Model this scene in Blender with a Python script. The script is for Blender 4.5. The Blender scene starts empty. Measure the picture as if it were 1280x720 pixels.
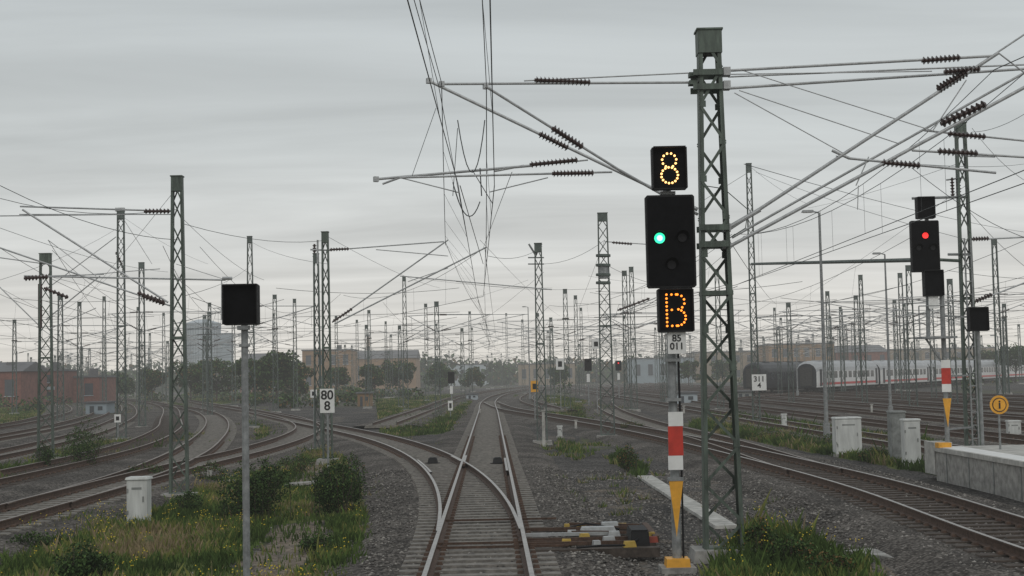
import bpy, math, random
from mathutils import Vector, Matrix, noise
random.seed(7)
R=random.random
def U(a,b): return a+(b-a)*random.random()
sc=bpy.context.scene
GZ=-0.40
# ---------------------------------------------------------------- camera
cam=bpy.data.cameras.new("camera"); camo=bpy.data.objects.new("camera",cam); sc.collection.objects.link(camo)
cam.lens=50; cam.sensor_width=36; cam.clip_end=9000; cam.clip_start=0.1
CP=Vector((0,0,2.76)); FX=1778.0
M=Matrix.Rotation(math.radians(90)+math.atan(110/FX),3,'X')@Matrix.Rotation(math.radians(-1.2),3,'Z')
camo.matrix_world=Matrix.Translation(CP)@M.to_4x4(); sc.camera=camo
# survey helpers: turn a measured bearing/elevation into a world position
def at(u,v,d):
    r=M@Vector(((u-640)/FX,-(v-360)/FX,-1)); return CP+r*(d/r.y)
def gp(u,v,z=GZ):
    r=M@Vector(((u-640)/FX,-(v-360)/FX,-1)); return CP+r*((z-CP.z)/r.z)
# ---------------------------------------------------------------- materials
MATS={}
def mat(name,col,rough=0.7,metal=0.0,var=0.25,scale=6,bump=0.0,emit=None,es=0,col2=None,stretch=None,spec=None):
    if name in MATS: return MATS[name]
    m=bpy.data.materials.new(name); m.use_nodes=True; nt=m.node_tree; b=nt.nodes["Principled BSDF"]
    b.inputs["Roughness"].default_value=rough; b.inputs["Metallic"].default_value=metal
    if spec is not None: b.inputs["Specular IOR Level"].default_value=spec
    tc=nt.nodes.new("ShaderNodeTexCoord"); mp=nt.nodes.new("ShaderNodeMapping")
    if stretch: mp.inputs["Scale"].default_value=stretch
    nt.links.new(tc.outputs["Object"],mp.inputs["Vector"])
    n=nt.nodes.new("ShaderNodeTexNoise"); n.inputs["Scale"].default_value=scale; n.inputs["Detail"].default_value=4; n.inputs["Roughness"].default_value=0.65
    nt.links.new(mp.outputs[0],n.inputs["Vector"])
    r=nt.nodes.new("ShaderNodeValToRGB"); r.color_ramp.elements[0].position=0.32; r.color_ramp.elements[1].position=0.68
    c2=col2 or tuple(min(1,c*(1+var)) for c in col)
    r.color_ramp.elements[0].color=(*[c*(1-var) for c in col],1); r.color_ramp.elements[1].color=(*c2,1)
    nt.links.new(n.outputs["Fac"],r.inputs[0]); nt.links.new(r.outputs[0],b.inputs["Base Color"])
    if bump:
        bp=nt.nodes.new("ShaderNodeBump"); bp.inputs["Strength"].default_value=bump; bp.inputs["Distance"].default_value=0.02
        nt.links.new(n.outputs["Fac"],bp.inputs["Height"]); nt.links.new(bp.outputs[0],b.inputs["Normal"])
    if emit:
        b.inputs["Emission Color"].default_value=(*emit,1); b.inputs["Emission Strength"].default_value=es
    MATS[name]=m; return m
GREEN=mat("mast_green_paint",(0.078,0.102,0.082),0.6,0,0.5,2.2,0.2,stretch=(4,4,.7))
GREENF=mat("mast_haze_paled_paint",(0.09,0.112,0.100),0.7,0,0.4,3)  # paler mast green for far masts, distance haze put into the colour
GALV=mat("galvanised_steel",(0.42,0.43,0.43),0.5,0.3,0.2,8)
GALVD=mat("dull_steel",(0.24,0.25,0.25),0.55,0.2,0.3,8)
BROWN=mat("brown_porcelain",(0.060,0.038,0.034),0.35,0,0.3,10)
WIRE=mat("wire_copper_dark",(0.07,0.078,0.078),0.6,0.2,0.2,5)
BLACK=mat("signal_black",(0.013,0.013,0.014),0.65,0,0.4,6,spec=.25)
BLACK2=mat("signal_black_face",(0.006,0.006,0.007),0.9,0,0.3,6,spec=.1)
CONC=mat("concrete",(0.30,0.29,0.27),0.9,0,0.35,5,0.4)
CONCL=mat("light_concrete",(0.42,0.41,0.38),0.9,0,0.3,3,0.4)
SLEEP=mat("sleeper_concrete",(0.19,0.175,0.155),0.9,0,0.4,7,0.5)
WOOD=mat("old_timber",(0.07,0.055,0.045),0.9,0,0.4,9,0.5)
RUST=mat("rusty_steel",(0.085,0.050,0.034),0.8,0.1,0.4,12,0.3)
SHINY=mat("running_surface",(0.42,0.40,0.38),0.48,0.75,0.18,4)
SEMI=mat("running_surface_dull",(0.24,0.205,0.18),0.5,0.5,0.25,3)
WHITE=mat("white_paint",(0.74,0.74,0.72),0.55,0,0.08,5)
CAB=mat("cabinet_grey_white",(0.55,0.56,0.54),0.6,0,0.18,3,stretch=(1.5,1.5,.3))
CABD=mat("cabinet_side",(0.22,0.23,0.22),0.7,0,0.3,4)
RED=mat("red_paint",(0.50,0.035,0.02),0.5,0,0.15,5)
REDD=mat("faded_red",(0.28,0.06,0.04),0.8,0,0.3,5)
YEL=mat("yellow_paint",(0.75,0.36,0.03),0.5,0,0.15,5)
TXT=mat("black_lettering",(0.02,0.02,0.02),0.7,0,0.1,5)
LEDO=mat("led_amber",(0.8,0.4,0.1),0.5,0,0.05,5,emit=(1.0,0.56,0.19),es=2.6)
LEDR=mat("led_orange",(0.8,0.3,0.05),0.5,0,0.05,5,emit=(1.0,0.25,0.02),es=2.2)
LAMPG=mat("lamp_green",(0.1,0.8,0.5),0.5,0,0.05,5,emit=(0.02,0.85,0.38),es=1.5)
LAMPC=mat("lamp_green_core",(0.7,1,0.9),0.5,0,0.05,5,emit=(0.45,1.0,0.75),es=1.8)
LAMPR=mat("lamp_red",(0.8,0.05,0.03),0.5,0,0.05,5,emit=(1.0,0.03,0.03),es=1.3)
LENS=mat("unlit_lens",(0.010,0.010,0.012),0.4,0,0.1,5,spec=.2)

def ballast_mat(name,dark,light,tint,vegattr=False):
    m=bpy.data.materials.new(name); m.use_nodes=True; nt=m.node_tree; b=nt.nodes["Principled BSDF"]; L=nt.links.new
    b.inputs["Roughness"].default_value=0.95; b.inputs["Specular IOR Level"].default_value=0.15
    tc=nt.nodes.new("ShaderNodeTexCoord")
    v=nt.nodes.new("ShaderNodeTexVoronoi"); v.inputs["Scale"].default_value=17; L(tc.outputs["Object"],v.inputs["Vector"])
    s=nt.nodes.new("ShaderNodeSeparateColor"); L(v.outputs["Color"],s.inputs[0])
    r=nt.nodes.new("ShaderNodeValToRGB"); e=r.color_ramp.elements; e[0].color=(*dark,1); e[1].color=(*light,1)
    x=e.new(0.5); x.color=(*tint,1); L(s.outputs[0],r.inputs[0])
    g=nt.nodes.new("ShaderNodeMapRange"); g.inputs["From Min"].default_value=0.25; g.inputs["From Max"].default_value=0.75; g.inputs["To Min"].default_value=1.0; g.inputs["To Max"].default_value=0.35
    L(v.outputs["Distance"],g.inputs["Value"])
    n=nt.nodes.new("ShaderNodeTexNoise"); n.inputs["Scale"].default_value=0.45; n.inputs["Detail"].default_value=5; L(tc.outputs["Object"],n.inputs["Vector"])
    g2=nt.nodes.new("ShaderNodeMapRange"); g2.inputs["From Min"].default_value=0.3; g2.inputs["From Max"].default_value=0.7; g2.inputs["To Min"].default_value=0.5; g2.inputs["To Max"].default_value=1.4; L(n.outputs["Fac"],g2.inputs["Value"])
    mu=nt.nodes.new("ShaderNodeMath"); mu.operation='MULTIPLY'; L(g.outputs[0],mu.inputs[0]); L(g2.outputs[0],mu.inputs[1])
    mx=nt.nodes.new("ShaderNodeVectorMath"); mx.operation='SCALE'; L(r.outputs[0],mx.inputs[0]); L(mu.outputs[0],mx.inputs["Scale"])
    out=mx.outputs[0]
    if vegattr:
        a=nt.nodes.new("ShaderNodeAttribute"); a.attribute_name="zone"; sp=nt.nodes.new("ShaderNodeSeparateColor"); L(a.outputs["Color"],sp.inputs[0])
        n2=nt.nodes.new("ShaderNodeTexNoise"); n2.inputs["Scale"].default_value=1.6; n2.inputs["Detail"].default_value=8; n2.inputs["Roughness"].default_value=0.7; L(tc.outputs["Object"],n2.inputs["Vector"])
        gr=nt.nodes.new("ShaderNodeValToRGB"); ge=gr.color_ramp.elements; ge[0].position=.3; ge[1].position=.72; ge[0].color=(0.038,0.058,0.018,1); ge[1].color=(0.18,0.17,0.065,1); q=ge.new(.5); q.color=(0.085,0.115,0.032,1); L(n2.outputs["Fac"],gr.inputs[0])
        def mixby(sock,colout,base,k):
            ad=nt.nodes.new("ShaderNodeMath"); ad.operation='ADD'; L(sock,ad.inputs[0]); L(n2.outputs["Fac"],ad.inputs[1])
            mr=nt.nodes.new("ShaderNodeMapRange"); mr.inputs["From Min"].default_value=0.88; mr.inputs["From Max"].default_value=1.1; mr.inputs["To Max"].default_value=k; L(ad.outputs[0],mr.inputs["Value"])
            mm=nt.nodes.new("ShaderNodeMix"); mm.data_type='RGBA'; L(mr.outputs[0],mm.inputs[0]); L(base,mm.inputs[6]); L(colout,mm.inputs[7]); return mm.outputs[2]
        dr=nt.nodes.new("ShaderNodeValToRGB"); de=dr.color_ramp.elements; de[0].color=(0.13,0.10,0.075,1); de[1].color=(0.32,0.27,0.21,1); L(s.outputs[1],dr.inputs[0])
        out=mixby(sp.outputs[1],dr.outputs[0],out,0.8)
        out=mixby(sp.outputs[0],gr.outputs[0],out,1.0)
    L(out,b.inputs["Base Color"])
    bp=nt.nodes.new("ShaderNodeBump"); bp.invert=True; bp.inputs["Strength"].default_value=0.8; bp.inputs["Distance"].default_value=0.03; L(v.outputs["Distance"],bp.inputs["Height"]); L(bp.outputs[0],b.inputs["Normal"])
    return m
BALLAST=ballast_mat("ballast",(0.070,0.061,0.054),(0.25,0.228,0.205),(0.138,0.122,0.108))
GROUND=ballast_mat("yard_ground",(0.048,0.044,0.042),(0.21,0.195,0.18),(0.103,0.096,0.090),True)
STONES=[mat("stone_dark",(0.07,0.065,0.060),0.9,0,0.3,3),mat("stone_mid",(0.15,0.138,0.125),0.9,0,0.3,3),mat("stone_pale",(0.29,0.27,0.245),0.9,0,0.2,3)]

# ---------------------------------------------------------------- mesh builder
class MB:
    def __init__(s): s.v=[]; s.f=[]; s.m=[]
    def add(s,vs,fs,mi):
        o=len(s.v); s.v.extend(vs)
        for f in fs: s.f.append([i+o for i in f]); s.m.append(mi)
    def box(s,c,sz,mi=0,rz=0.0,taper=1.0):
        x,y,z=[a/2 for a in sz]; ca,sa=math.cos(rz),math.sin(rz); vs=[]
        for dz,t in ((-z,1),(z,taper)):
            for dx,dy in ((-x,-y),(x,-y),(x,y),(-x,y)):
                dx*=t; dy*=t
                vs.append((c[0]+dx*ca-dy*sa,c[1]+dx*sa+dy*ca,c[2]+dz))
        s.add(vs,[(3,2,1,0),(4,5,6,7),(0,1,5,4),(1,2,6,5),(2,3,7,6),(3,0,4,7)],mi)
    def beam(s,a,b,w,h,mi=0,up=(0,1,0)):
        a=Vector(a); b=Vector(b); d=(b-a)
        if d.length<1e-6: return
        d.normalize(); upv=Vector(up); sd=d.cross(upv)
        if sd.length<1e-3: sd=d.cross(Vector((1,0,0.1)))
        sd.normalize(); u2=sd.cross(d).normalized(); vs=[]
        for p in (a,b):
            for q,t in ((-1,-1),(1,-1),(1,1),(-1,1)): vs.append(tuple(p+sd*(q*w/2)+u2*(t*h/2)))
        s.add(vs,[(3,2,1,0),(4,5,6,7),(0,1,5,4),(1,2,6,5),(2,3,7,6),(3,0,4,7)],mi)
    def tube(s,a,b,r0,r1=None,n=8,mi=0,cap=True):
        if r1 is None: r1=r0
        a=Vector(a); b=Vector(b); d=b-a
        if d.length<1e-6: return
        d.normalize(); x=d.cross(Vector((0,0,1)))
        if x.length<1e-3: x=Vector((1,0,0))
        x.normalize(); y=d.cross(x); vs=[]
        for p,r in ((a,r0),(b,r1)):
            for i in range(n):
                t=2*math.pi*i/n; vs.append(tuple(p+x*(r*math.cos(t))+y*(r*math.sin(t))))
        fs=[(i,(i+1)%n,n+(i+1)%n,n+i) for i in range(n)]
        if cap: fs+= [tuple(range(n-1,-1,-1)),tuple(range(n,2*n))]
        s.add(vs,fs,mi)
    def path(s,ps,r,n=6,mi=0):
        for a,b in zip(ps,ps[1:]): s.tube(a,b,r,r,n,mi)
    def insul(s,a,b,r=0.075,k=9,mi=1):
        a=Vector(a); b=Vector(b); s.tube(a,b,r*.45,r*.45,8,mi)
        for i in range(k):
            p=a.lerp(b,(i+.5)/k); q=a.lerp(b,(i+.5)/k+.38/k); s.tube(p,q,r,r*.55,10,mi)
    def obj(s,name,mats,parent=None,loc=(0,0,0),smooth=False):
        me=bpy.data.meshes.new(name); me.from_pydata(s.v,[],s.f)
        for m in mats: me.materials.append(m)
        me.polygons.foreach_set("material_index",s.m)
        if smooth: me.polygons.foreach_set("use_smooth",[True]*len(s.f))
        me.update(); o=bpy.data.objects.new(name,me); o.location=loc; sc.collection.objects.link(o)
        if parent: o.parent=parent
        return o
def text(s,size,loc,parent,name="lettering",m=None):
    c=bpy.data.curves.new(name,'FONT'); c.body=s; c.size=size; c.align_x='CENTER'; c.align_y='CENTER'; c.extrude=0.003; c.space_line=0.85; c.offset=size*0.02
    c.materials.append(m or TXT); o=bpy.data.objects.new(name,c); o.location=loc; o.rotation_euler=(math.pi/2,0,0); sc.collection.objects.link(o); o.parent=parent; return o

# ---------------------------------------------------------------- tracks
def smoothpath(P,step):
    P=[Vector((p[0],p[1])) for p in P]; n=len(P); T=[]
    t=[0]
    for a,b in zip(P,P[1:]): t.append(t[-1]+(b-a).length)
    for i in range(n):
        if i==0: T.append((P[1]-P[0])/(t[1]-t[0]))
        elif i==n-1: T.append((P[-1]-P[-2])/(t[-1]-t[-2]))
        else:
            d0=(P[i]-P[i-1])/(t[i]-t[i-1]); d1=(P[i+1]-P[i])/(t[i+1]-t[i]); w=(t[i]-t[i-1])/(t[i+1]-t[i-1]); T.append(d0*(1-w)+d1*w)
    out=[]
    for i in range(n-1):
        L=t[i+1]-t[i]; k=max(1,int(L/step))
        for j in range(k):
            u=j/k; h00=2*u**3-3*u*u+1; h10=u**3-2*u*u+u; h01=-2*u**3+3*u*u; h11=u**3-u*u
            out.append(P[i]*h00+T[i]*(L*h10)+P[i+1]*h01+T[i+1]*(L*h11))
    out.append(P[-1]); return out
def norms(S):
    N=[]
    for i in range(len(S)):
        d=(S[min(i+1,len(S)-1)]-S[max(i-1,0)]).normalized(); N.append(Vector((d.y,-d.x)))
    return N
PROF=[(-.075,-.172),(-.075,-.160),(-.012,-.138),(-.010,-.045),(-.036,-.034),(-.036,-.004),(-.030,0),(.030,0),(.036,-.004),(.036,-.034),(.010,-.045),(.012,-.138),(.075,-.160),(.075,-.172)]
def sweep(mb,S,N,prof,off,dz,mats):
    o=len(mb.v); k=len(prof)
    for p,n in zip(S,N):
        for a,z in prof:
            q=p+n*(off+a); mb.v.append((q.x,q.y,z+dz))
    for i in range(len(S)-1):
        for j in range(k-1):
            mb.f.append([o+i*k+j,o+i*k+j+1,o+(i+1)*k+j+1,o+(i+1)*k+j]); mb.m.append(mats[j])
TR=[]; BK={}
def track(P,shiny=True,dz=0,sl_from=0,sl_to=130,bal=True,halfw=1.95,extra=None,step=1.5,sleeper=0):
    S=smoothpath(P,step); N=norms(S); mb=MB()
    rm=[0]*5+[1]*3+[0]*5
    sweep(mb,S,N,PROF,-0.753,dz,rm); sweep(mb,S,N,PROF,0.753,dz,rm)
    if bal:
        pr=[(-halfw-.75,GZ-0.05),(-halfw-.25,-.29),(-halfw+.1,-.215),(-.9,-.205),(-.5,-.235),(.5,-.235),(.9,-.205),(halfw-.1,-.215),(halfw+.25,-.29),(halfw+.75,GZ-0.05)]
        sweep(mb,S,N,pr,0,dz*1.5,[3]*9)
    acc=0
    for i in range(len(S)-1):
        a,b=S[i],S[i+1]; L=(b-a).length; d=(b-a).normalized(); ang=math.atan2(d.y,d.x)-math.pi/2; n=Vector((d.y,-d.x))
        for yy in range(int(a.y)-1,int(b.y)+2): BK.setdefault(yy,[]).append((a.x,a.y)); 
        while acc<L:
            p=a+d*acc; acc+=0.6
            if p.y<sl_from or p.y>sl_to: continue
            le,ri=1.3,1.3
            if extra: le,ri=extra(p.y)
            c=p+n*((ri-le)/2)
            mb.box((c.x,c.y,-.262+dz),(le+ri,0.27,0.17),2,ang+U(-.006,.006),0.94)
            if p.y<70:
                for o in (-.753,.753):
                    for q in (-.13,.13):
                        e=p+n*(o+q); mb.box((e.x,e.y,-.155+dz),(.10,.13,.05),0,ang,.7)
        acc-=L
    TR.append(S)
    return mb.obj("railway_track",[RUST,SHINY if shiny else SEMI,SLEEP if sleeper==0 else WOOD,BALLAST])
def x1(d): return -0.23-0.0165*d
def x2(d): return x1(d)-max(0,d-23)**2/400
ext=lambda y:(1.3+max(0,(y-23)**2/400 if y>23 else 0),1.3) if y<53 else (1.3,1.3)
track([(x1(4),4),(x1(20),20),(x1(60),60),(x1(110),110),(x1(160),160),(-2.2,215),(1.5,280),(12,380)],True,0,0,170,extra=ext)
track([(x2(d),d) for d in (26,30,36,42,48,54,62,70,76)]+[(x2(76)-7,101),(-25,136),(-41,190),(-70,290)],True,-0.004,53,140)
track([(-11.8,6),(-11.4,31),(-11.3,46),(-10.8,60),(-11.9,82),(-16,104),(-24.6,135.5),(-42,192)],False,0.004,0,130)
track([(-11.35,34),(-11.75,44),(-13,56),(-15.5,72),(-19.2,92),(-29.5,136),(-50,200),(-80,290)],False,-0.008,50,130)
track([(-16.4,15),(-16.2,40),(-17,60),(-21,86),(-27,112),(-40,165),(-62,240)],False,0.008,0,130,sleeper=1)
track([(-21,25),(-21.5,56),(-24.5,80),(-31,112),(-46,170),(-70,250)],False,-0.012,0,110)
track([(-27,40),(-29,80),(-36,120),(-52,180),(-80,260)],False,0.012,0,100)
track([(-33,50),(-35,90),(-45,140),(-70,220)],False,0.016,0,90)
track([(8.8,5),(8.4,23),(8.6,33),(8.0,47),(6.2,70),(3.2,94),(-0.4,122),(-2.6,155)],True,0.006,0,120,sleeper=1)
track([(8.35,40),(8.3,60),(7.6,80),(7.6,110),(9.5,150),(14,200),(30,320)],False,-0.016,56,120)
for i,x in enumerate((13.5,18.2,22.8,27.4,32,37,42,47)):
    track([(x+1.5,46 if i<2 else 42),(x+.6,80),(x,130),(x-1-i*.3,200),(x-2-i*.9,300),(x+3-i,420)],i%3==0,0.003*(i%3),0,95,step=3)
track([(24,150),(36,177),(108,297)],False,0.01,0,10,step=3)
track([(17,150),(30.5,180),(90,280)],False,0.013,0,10,step=3)
track([(x1(60)+4.4,120),(1.5,160),(2.5,215),(6.5,280),(17,380)],False,0.01,0,130,step=3)
track([(-8.2,90),(-8,130),(-8,200),(-4,290),(6,390)],False,0.014,0,130,step=3)
def nearest(x,y):
    b=BK.get(int(y))
    return min((abs(q[0]-x) for q in b),default=99) if b else 99
mb=MB()
def railbit(f,d0,d1,off):
    S=[Vector((f(d)+off,d)) for d in [d0+(d1-d0)*i/8 for i in range(9)]]; N=norms(S); sweep(mb,S,N,PROF,0,-.002,[0]*5+[1]*3+[0]*5)
railbit(x1,42,48.5,.753-.085); railbit(x2,42,48.5,-.753+.085)
railbit(x1,47.2,50.5,-.753+.07); railbit(x2,47.2,50.5,.753-.07)
mb.box((x1(46.5)-.70,46.5,-.05),(.13,1.6,.08),0,0.03)
for d in (24.4,25.0,29):
    mb.beam((x1(d)-.9,d,-.13),(x1(d)+1.5,d,-.13),.04,.03,0)
mb.obj("railway_turnout_frog",[RUST,SHINY])
for (u,v) in ((541,580),(622,580)):
    p=gp(u,v,-.2); q=MB(); q.box((p.x,p.y,-.08),(.34,.5,.17),0,0,.8); q.box((p.x,p.y,.012),(.2,.3,.03),0); q.box((p.x,p.y,-.17),(.5,.2,.03),0); q.obj("track_magnet",[BLACK])

# ---------------------------------------------------------------- ground sheet
def poly(px): return [(gp(*p).x,gp(*p).y) for p in px]
def inside(x,y,P):
    c=False; j=len(P)-1
    for i in range(len(P)):
        xi,yi=P[i]; xj,yj=P[j]
        if (yi>y)!=(yj>y) and x<(xj-xi)*(y-yi)/(yj-yi)+xi: c=not c
        j=i
    return c
ZN=[
 (poly([(-150,760),(-60,672),(120,642),(230,612),(330,582),(392,560),(430,575),(452,620),(466,680),(440,760)]),1.4,1.0),
 (poly([(-40,612),(0,585),(110,558),(225,545),(262,548),(150,580),(40,606)]),1.3,1.2),
 (poly([(0,530),(0,508),(180,500),(300,497),(290,503),(100,530)]),.8,1.0),
 (poly([(255,560),(300,528),(330,512),(375,530),(345,552)]),.8,1.0),
 (poly([(475,548),(575,541),(590,503),(560,494),(470,500)]),1.1,1.2),
 (poly([(860,536),(1010,565),(1178,596),(1178,556),(1000,530),(890,518)]),1.6,1.5),
 (poly([(862,760),(895,705),(935,665),(1010,677),(1100,706),(1125,760)]),1.5,1.4),
 (poly([(650,508),(700,528),(800,530),(790,512),(700,495),(640,494)]),.8,1.0),
 (poly([(760,575),(800,600),(812,590),(775,562)]),.8,1.2),
 (poly([(690,560),(720,575),(745,568),(700,548)]),.5,1.0),
]
DIRT=[poly([(290,720),(345,655),(405,650),(420,670),(350,735)]),poly([(355,610),(390,575),(410,580),(395,612)]),poly([(1080,705),(1280,690),(1280,740),(1120,740)])]
def axis(segs):
    out=[]
    for a,b,s in segs:
        n=max(1,int(round((b-a)/s))); out+= [a+(b-a)*i/n for i in range(n)]
    out.append(segs[-1][1]); return out
xs=axis([(-3500,-400,500),(-400,-60,20),(-60,-24,2),(-24,18,.35),(18,60,2),(60,400,20),(400,3500,500)])
ys=axis([(-60,12,8),(12,62,.35),(62,200,2),(200,600,20),(600,4500,500)])
V=[];C=[]
for y in ys:
    for x in xs:
        r=0;g=0
        if abs(x)<70 and y<220:
            for P,dn,_h in ZN:
                if inside(x,y,P): r=max(r,min(.72,.62*dn+.05))
            for P in DIRT:
                if inside(x,y,P): g=.6; r*=.25
            if r==0 and g==0 and noise.noise(Vector((x*.08,y*.03,3)))>.2 and y>60: r=.42
            if r==0 and g==0 and noise.noise(Vector((x*.25,y*.12,9)))>.22: g=.42
            z=GZ+.03*noise.noise(Vector((x*.5,y*.5,0))) if y<62 and -24<x<18 else GZ
        else:
            z=GZ; r=.45 if noise.noise(Vector((x*.02,y*.01,3)))>.0 else .1
        V.append((x,y,z)); C.append((r,g,0,1))
nx=len(xs); F=[(j*nx+i,j*nx+i+1,(j+1)*nx+i+1,(j+1)*nx+i) for j in range(len(ys)-1) for i in range(nx-1)]
me=bpy.data.meshes.new("ground"); me.from_pydata(V,[],F); me.materials.append(GROUND)
ca=me.color_attributes.new("zone",'FLOAT_COLOR','POINT'); ca.data.foreach_set("color",[c for q in C for c in q])
go=bpy.data.objects.new("ground",me); sc.collection.objects.link(go)

# ---------------------------------------------------------------- loose stones near the camera
mb=MB()
OCT=[(0,2,4),(2,1,4),(1,3,4),(3,0,4),(2,0,5),(1,2,5),(3,1,5),(0,3,5)]
cnt=0
while cnt<32000:
    y=15+ (R()**1.6)*32; x=U(-7,11) if R()<.75 else U(-2.5,6.5)
    if abs(x-x1(y))<1.35 and R()<.6: continue
    if any(inside(x,y,P[0]) for P in ZN) and R()<.93: continue
    cnt+=1
    s=U(.018,.042); a=U(0,6.3); dd=min(abs(x-x1(y)),abs(x-8.5))
    if y>23: dd=min(dd,abs(x-x2(y)))
    z=-.21 if dd<1.9 else (-.21-(dd-1.9)*.25 if dd<2.65 else GZ)
    if z<GZ:z=GZ
    z+=.004
    ca_,sa_=math.cos(a)*s,math.sin(a)*s; k1,k2,k3=U(.7,1.3),U(.6,1.1),U(.5,.9)
    vs=[(x+ca_*k1,y+sa_*k1,z),(x-ca_*k1,y-sa_*k1,z+s*.2),(x-sa_*k2,y+ca_*k2,z+s*.1),(x+sa_*k2,y-ca_*k2,z),(x+U(-.3,.3)*s,y+U(-.3,.3)*s,z+s*k3),(x,y,z-s*.6)]
    mb.add(vs,OCT,random.choice((0,0,1,1,1,2)))
mb.obj("ballast_stones",STONES)

# ---------------------------------------------------------------- grass and weeds
GR=[mat("grass_dark",(0.045,0.075,0.020),.9,0,.3,1.2,spec=.2),mat("grass_mid",(0.088,0.135,0.034),.9,0,.3,1.2,spec=.2),mat("grass_yellow",(0.18,0.19,0.055),.9,0,.25,1.2,spec=.2),mat("grass_straw",(0.26,0.205,0.12),.9,0,.25,1.2,spec=.2),mat("flower_yellow",(0.62,0.47,0.04),.8,0,.1,3)]
def area(P):
    return abs(sum(P[i-1][0]*P[i][1]-P[i][0]*P[i-1][1] for i in range(len(P))))/2
mb=MB()
for P,dn,hm_ in ZN:
    A=area(P); bx=[p[0] for p in P]; by=[p[1] for p in P]
    cy=sum(by)/len(by); dens=max(20,min(190,190*(32/max(cy,15))**1.5))*dn
    n=int(min(75000,A*dens)); x0,x1_,y0,y1_=min(bx),max(bx),max(13,min(by)),max(by); k=0; tries=0
    sz=1 if cy<45 else min(2.6,cy/42)
    while k<n and tries<n*6:
        tries+=1
        x=U(x0,x1_); y=U(y0,y1_)
        if not inside(x,y,P): continue
        nn=noise.noise(Vector((x*.55,y*.4,1))) ; n3=noise.noise(Vector((x*1.7,y*1.5,7)))
        if nn+n3*.8<-.20 and R()<.82: continue
        if any(inside(x,y,D) for D in DIRT) and R()<.88: continue
        if tries%2==0 and nearest(x,y)<2.1: continue
        k+=1
        h=(.06+.26*max(0,nn+n3*.6+.25)*R()+.10*R())*hm_*(1.8 if R()<.02 else 1); w=U(.008,.02)*sz*1.3; a=U(0,6.3); lx,ly=U(-.5,.5)*h,U(-.5,.5)*h
        c,s=math.cos(a)*w,math.sin(a)*w; t=noise.noise(Vector((x*.35,y*.35,5)))*1.2+U(-.35,.35)
        mi=0 if t<-.18 else 1 if t<.22 else 2 if t<.46 else 3
        mb.add([(x-c,y-s,GZ-.03),(x+c,y+s,GZ-.03),(x+lx*.4+c*.7,y+ly*.4+s*.7,GZ+h*.6),(x+lx,y+ly,GZ+h)],[(0,1,2),(0,2,3)],mi)
        if sz==1 and R()<.004*max(0,.6+4*nn):
            for _ in range(5):
                fx,fy,fz=x+U(-.12,.12),y+U(-.12,.12),GZ+h+U(.0,.2); q=.013
                mb.add([(fx-q,fy,fz),(fx,fy-q,fz-q*.5),(fx+q,fy,fz),(fx,fy,fz+q)],[(0,1,2,3)],4)
for _ in range(520):
    y=U(19,75); x=U(-6,7.5)*max(1,y/40)
    if nearest(x,y)<1.5 or noise.noise(Vector((x*.3,y*.2,11)))<-.05: continue
    for i in range(16):
        a=U(0,6.3); r=U(0,.16); h=U(.04,.2); px,py=x+math.cos(a)*r,y+math.sin(a)*r; w=U(.008,.02)*max(1,y/35)
        mb.add([(px-w,py,GZ-.03),(px+w,py,GZ-.03),(px+math.cos(a)*h*.7,py+math.sin(a)*h*.7,GZ+h)],[(0,1,2)],random.choice((0,1,1,2,3)))
mb.obj("grass",GR)

LF=[mat("leaf_dark",(0.022,0.042,0.013),.8,0,.3,2,spec=.25),mat("leaf_mid",(0.040,0.078,0.021),.8,0,.3,2,spec=.25),mat("leaf_light",(0.078,0.128,0.036),.8,0,.3,2,spec=.25),mat("leaf_autumn",(0.18,0.11,0.04),.8,0,.3,2,spec=.25),mat("bark",(0.07,0.055,0.045),.9,0,.3,5)]
def leaves(mb,c,r,n,s,wts=(4,4,2,0)):
    cv=Vector(c)
    for _ in range(n):
        a=U(0,2*math.pi); z=U(-1,1); q=math.sqrt(1-z*z); rad=U(.35,1)**.5
        dv=Vector((q*math.cos(a),q*math.sin(a),z)); rad*=1+.28*noise.noise(dv*2.3+cv)
        p=Vector((c[0]+dv.x*r[0]*rad,c[1]+dv.y*r[1]*rad,c[2]+dv.z*r[2]*rad))
        e1=Vector((U(-1,1),U(-1,1),U(-1,1))).normalized()*s*U(.6,1.2); e2=Vector((U(-1,1),U(-1,1),U(-1,1))).cross(e1).normalized()*s*.6
        mi=random.choices((0,1,2,3),wts)[0]
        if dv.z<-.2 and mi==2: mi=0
        mb.add([tuple(p-e1),tuple(p+e2),tuple(p+e1),tuple(p-e2)],[(0,1,2,3)],mi)
def bush(u,v,wpx,hpx,n=3200,nm="bush",w=(5,4,1,0)):
    g=gp(u,v); k=g.y/FX; W=wpx*k/2; H=hpx*k; mb=MB(); rag=1.0 if nm=="bush" else .7
    for i in range(7):
        a=U(0,6.3); mb.tube((g.x,g.y,GZ-.05),(g.x+math.cos(a)*W*.7,g.y+math.sin(a)*W*.7,GZ+H*U(.5,.9)),.018 if rag==1 else .006,.004,5,4)
    for i in range(8):
        cx=g.x+U(-.55,.55)*W; cy=g.y+U(-.5,.5)*W; cz=GZ+H*U(.3,.62)*rag; rr=U(.38,.55)*W*rag
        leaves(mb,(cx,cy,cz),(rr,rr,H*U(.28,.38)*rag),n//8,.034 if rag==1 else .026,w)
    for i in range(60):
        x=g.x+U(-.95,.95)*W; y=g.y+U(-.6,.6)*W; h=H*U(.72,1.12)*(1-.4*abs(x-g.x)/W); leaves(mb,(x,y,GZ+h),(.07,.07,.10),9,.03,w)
        if i%3==0: mb.tube((x,y,GZ),(x,y,GZ+h),.005,.003,4,4)
    mb.obj(nm,LF)
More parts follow.
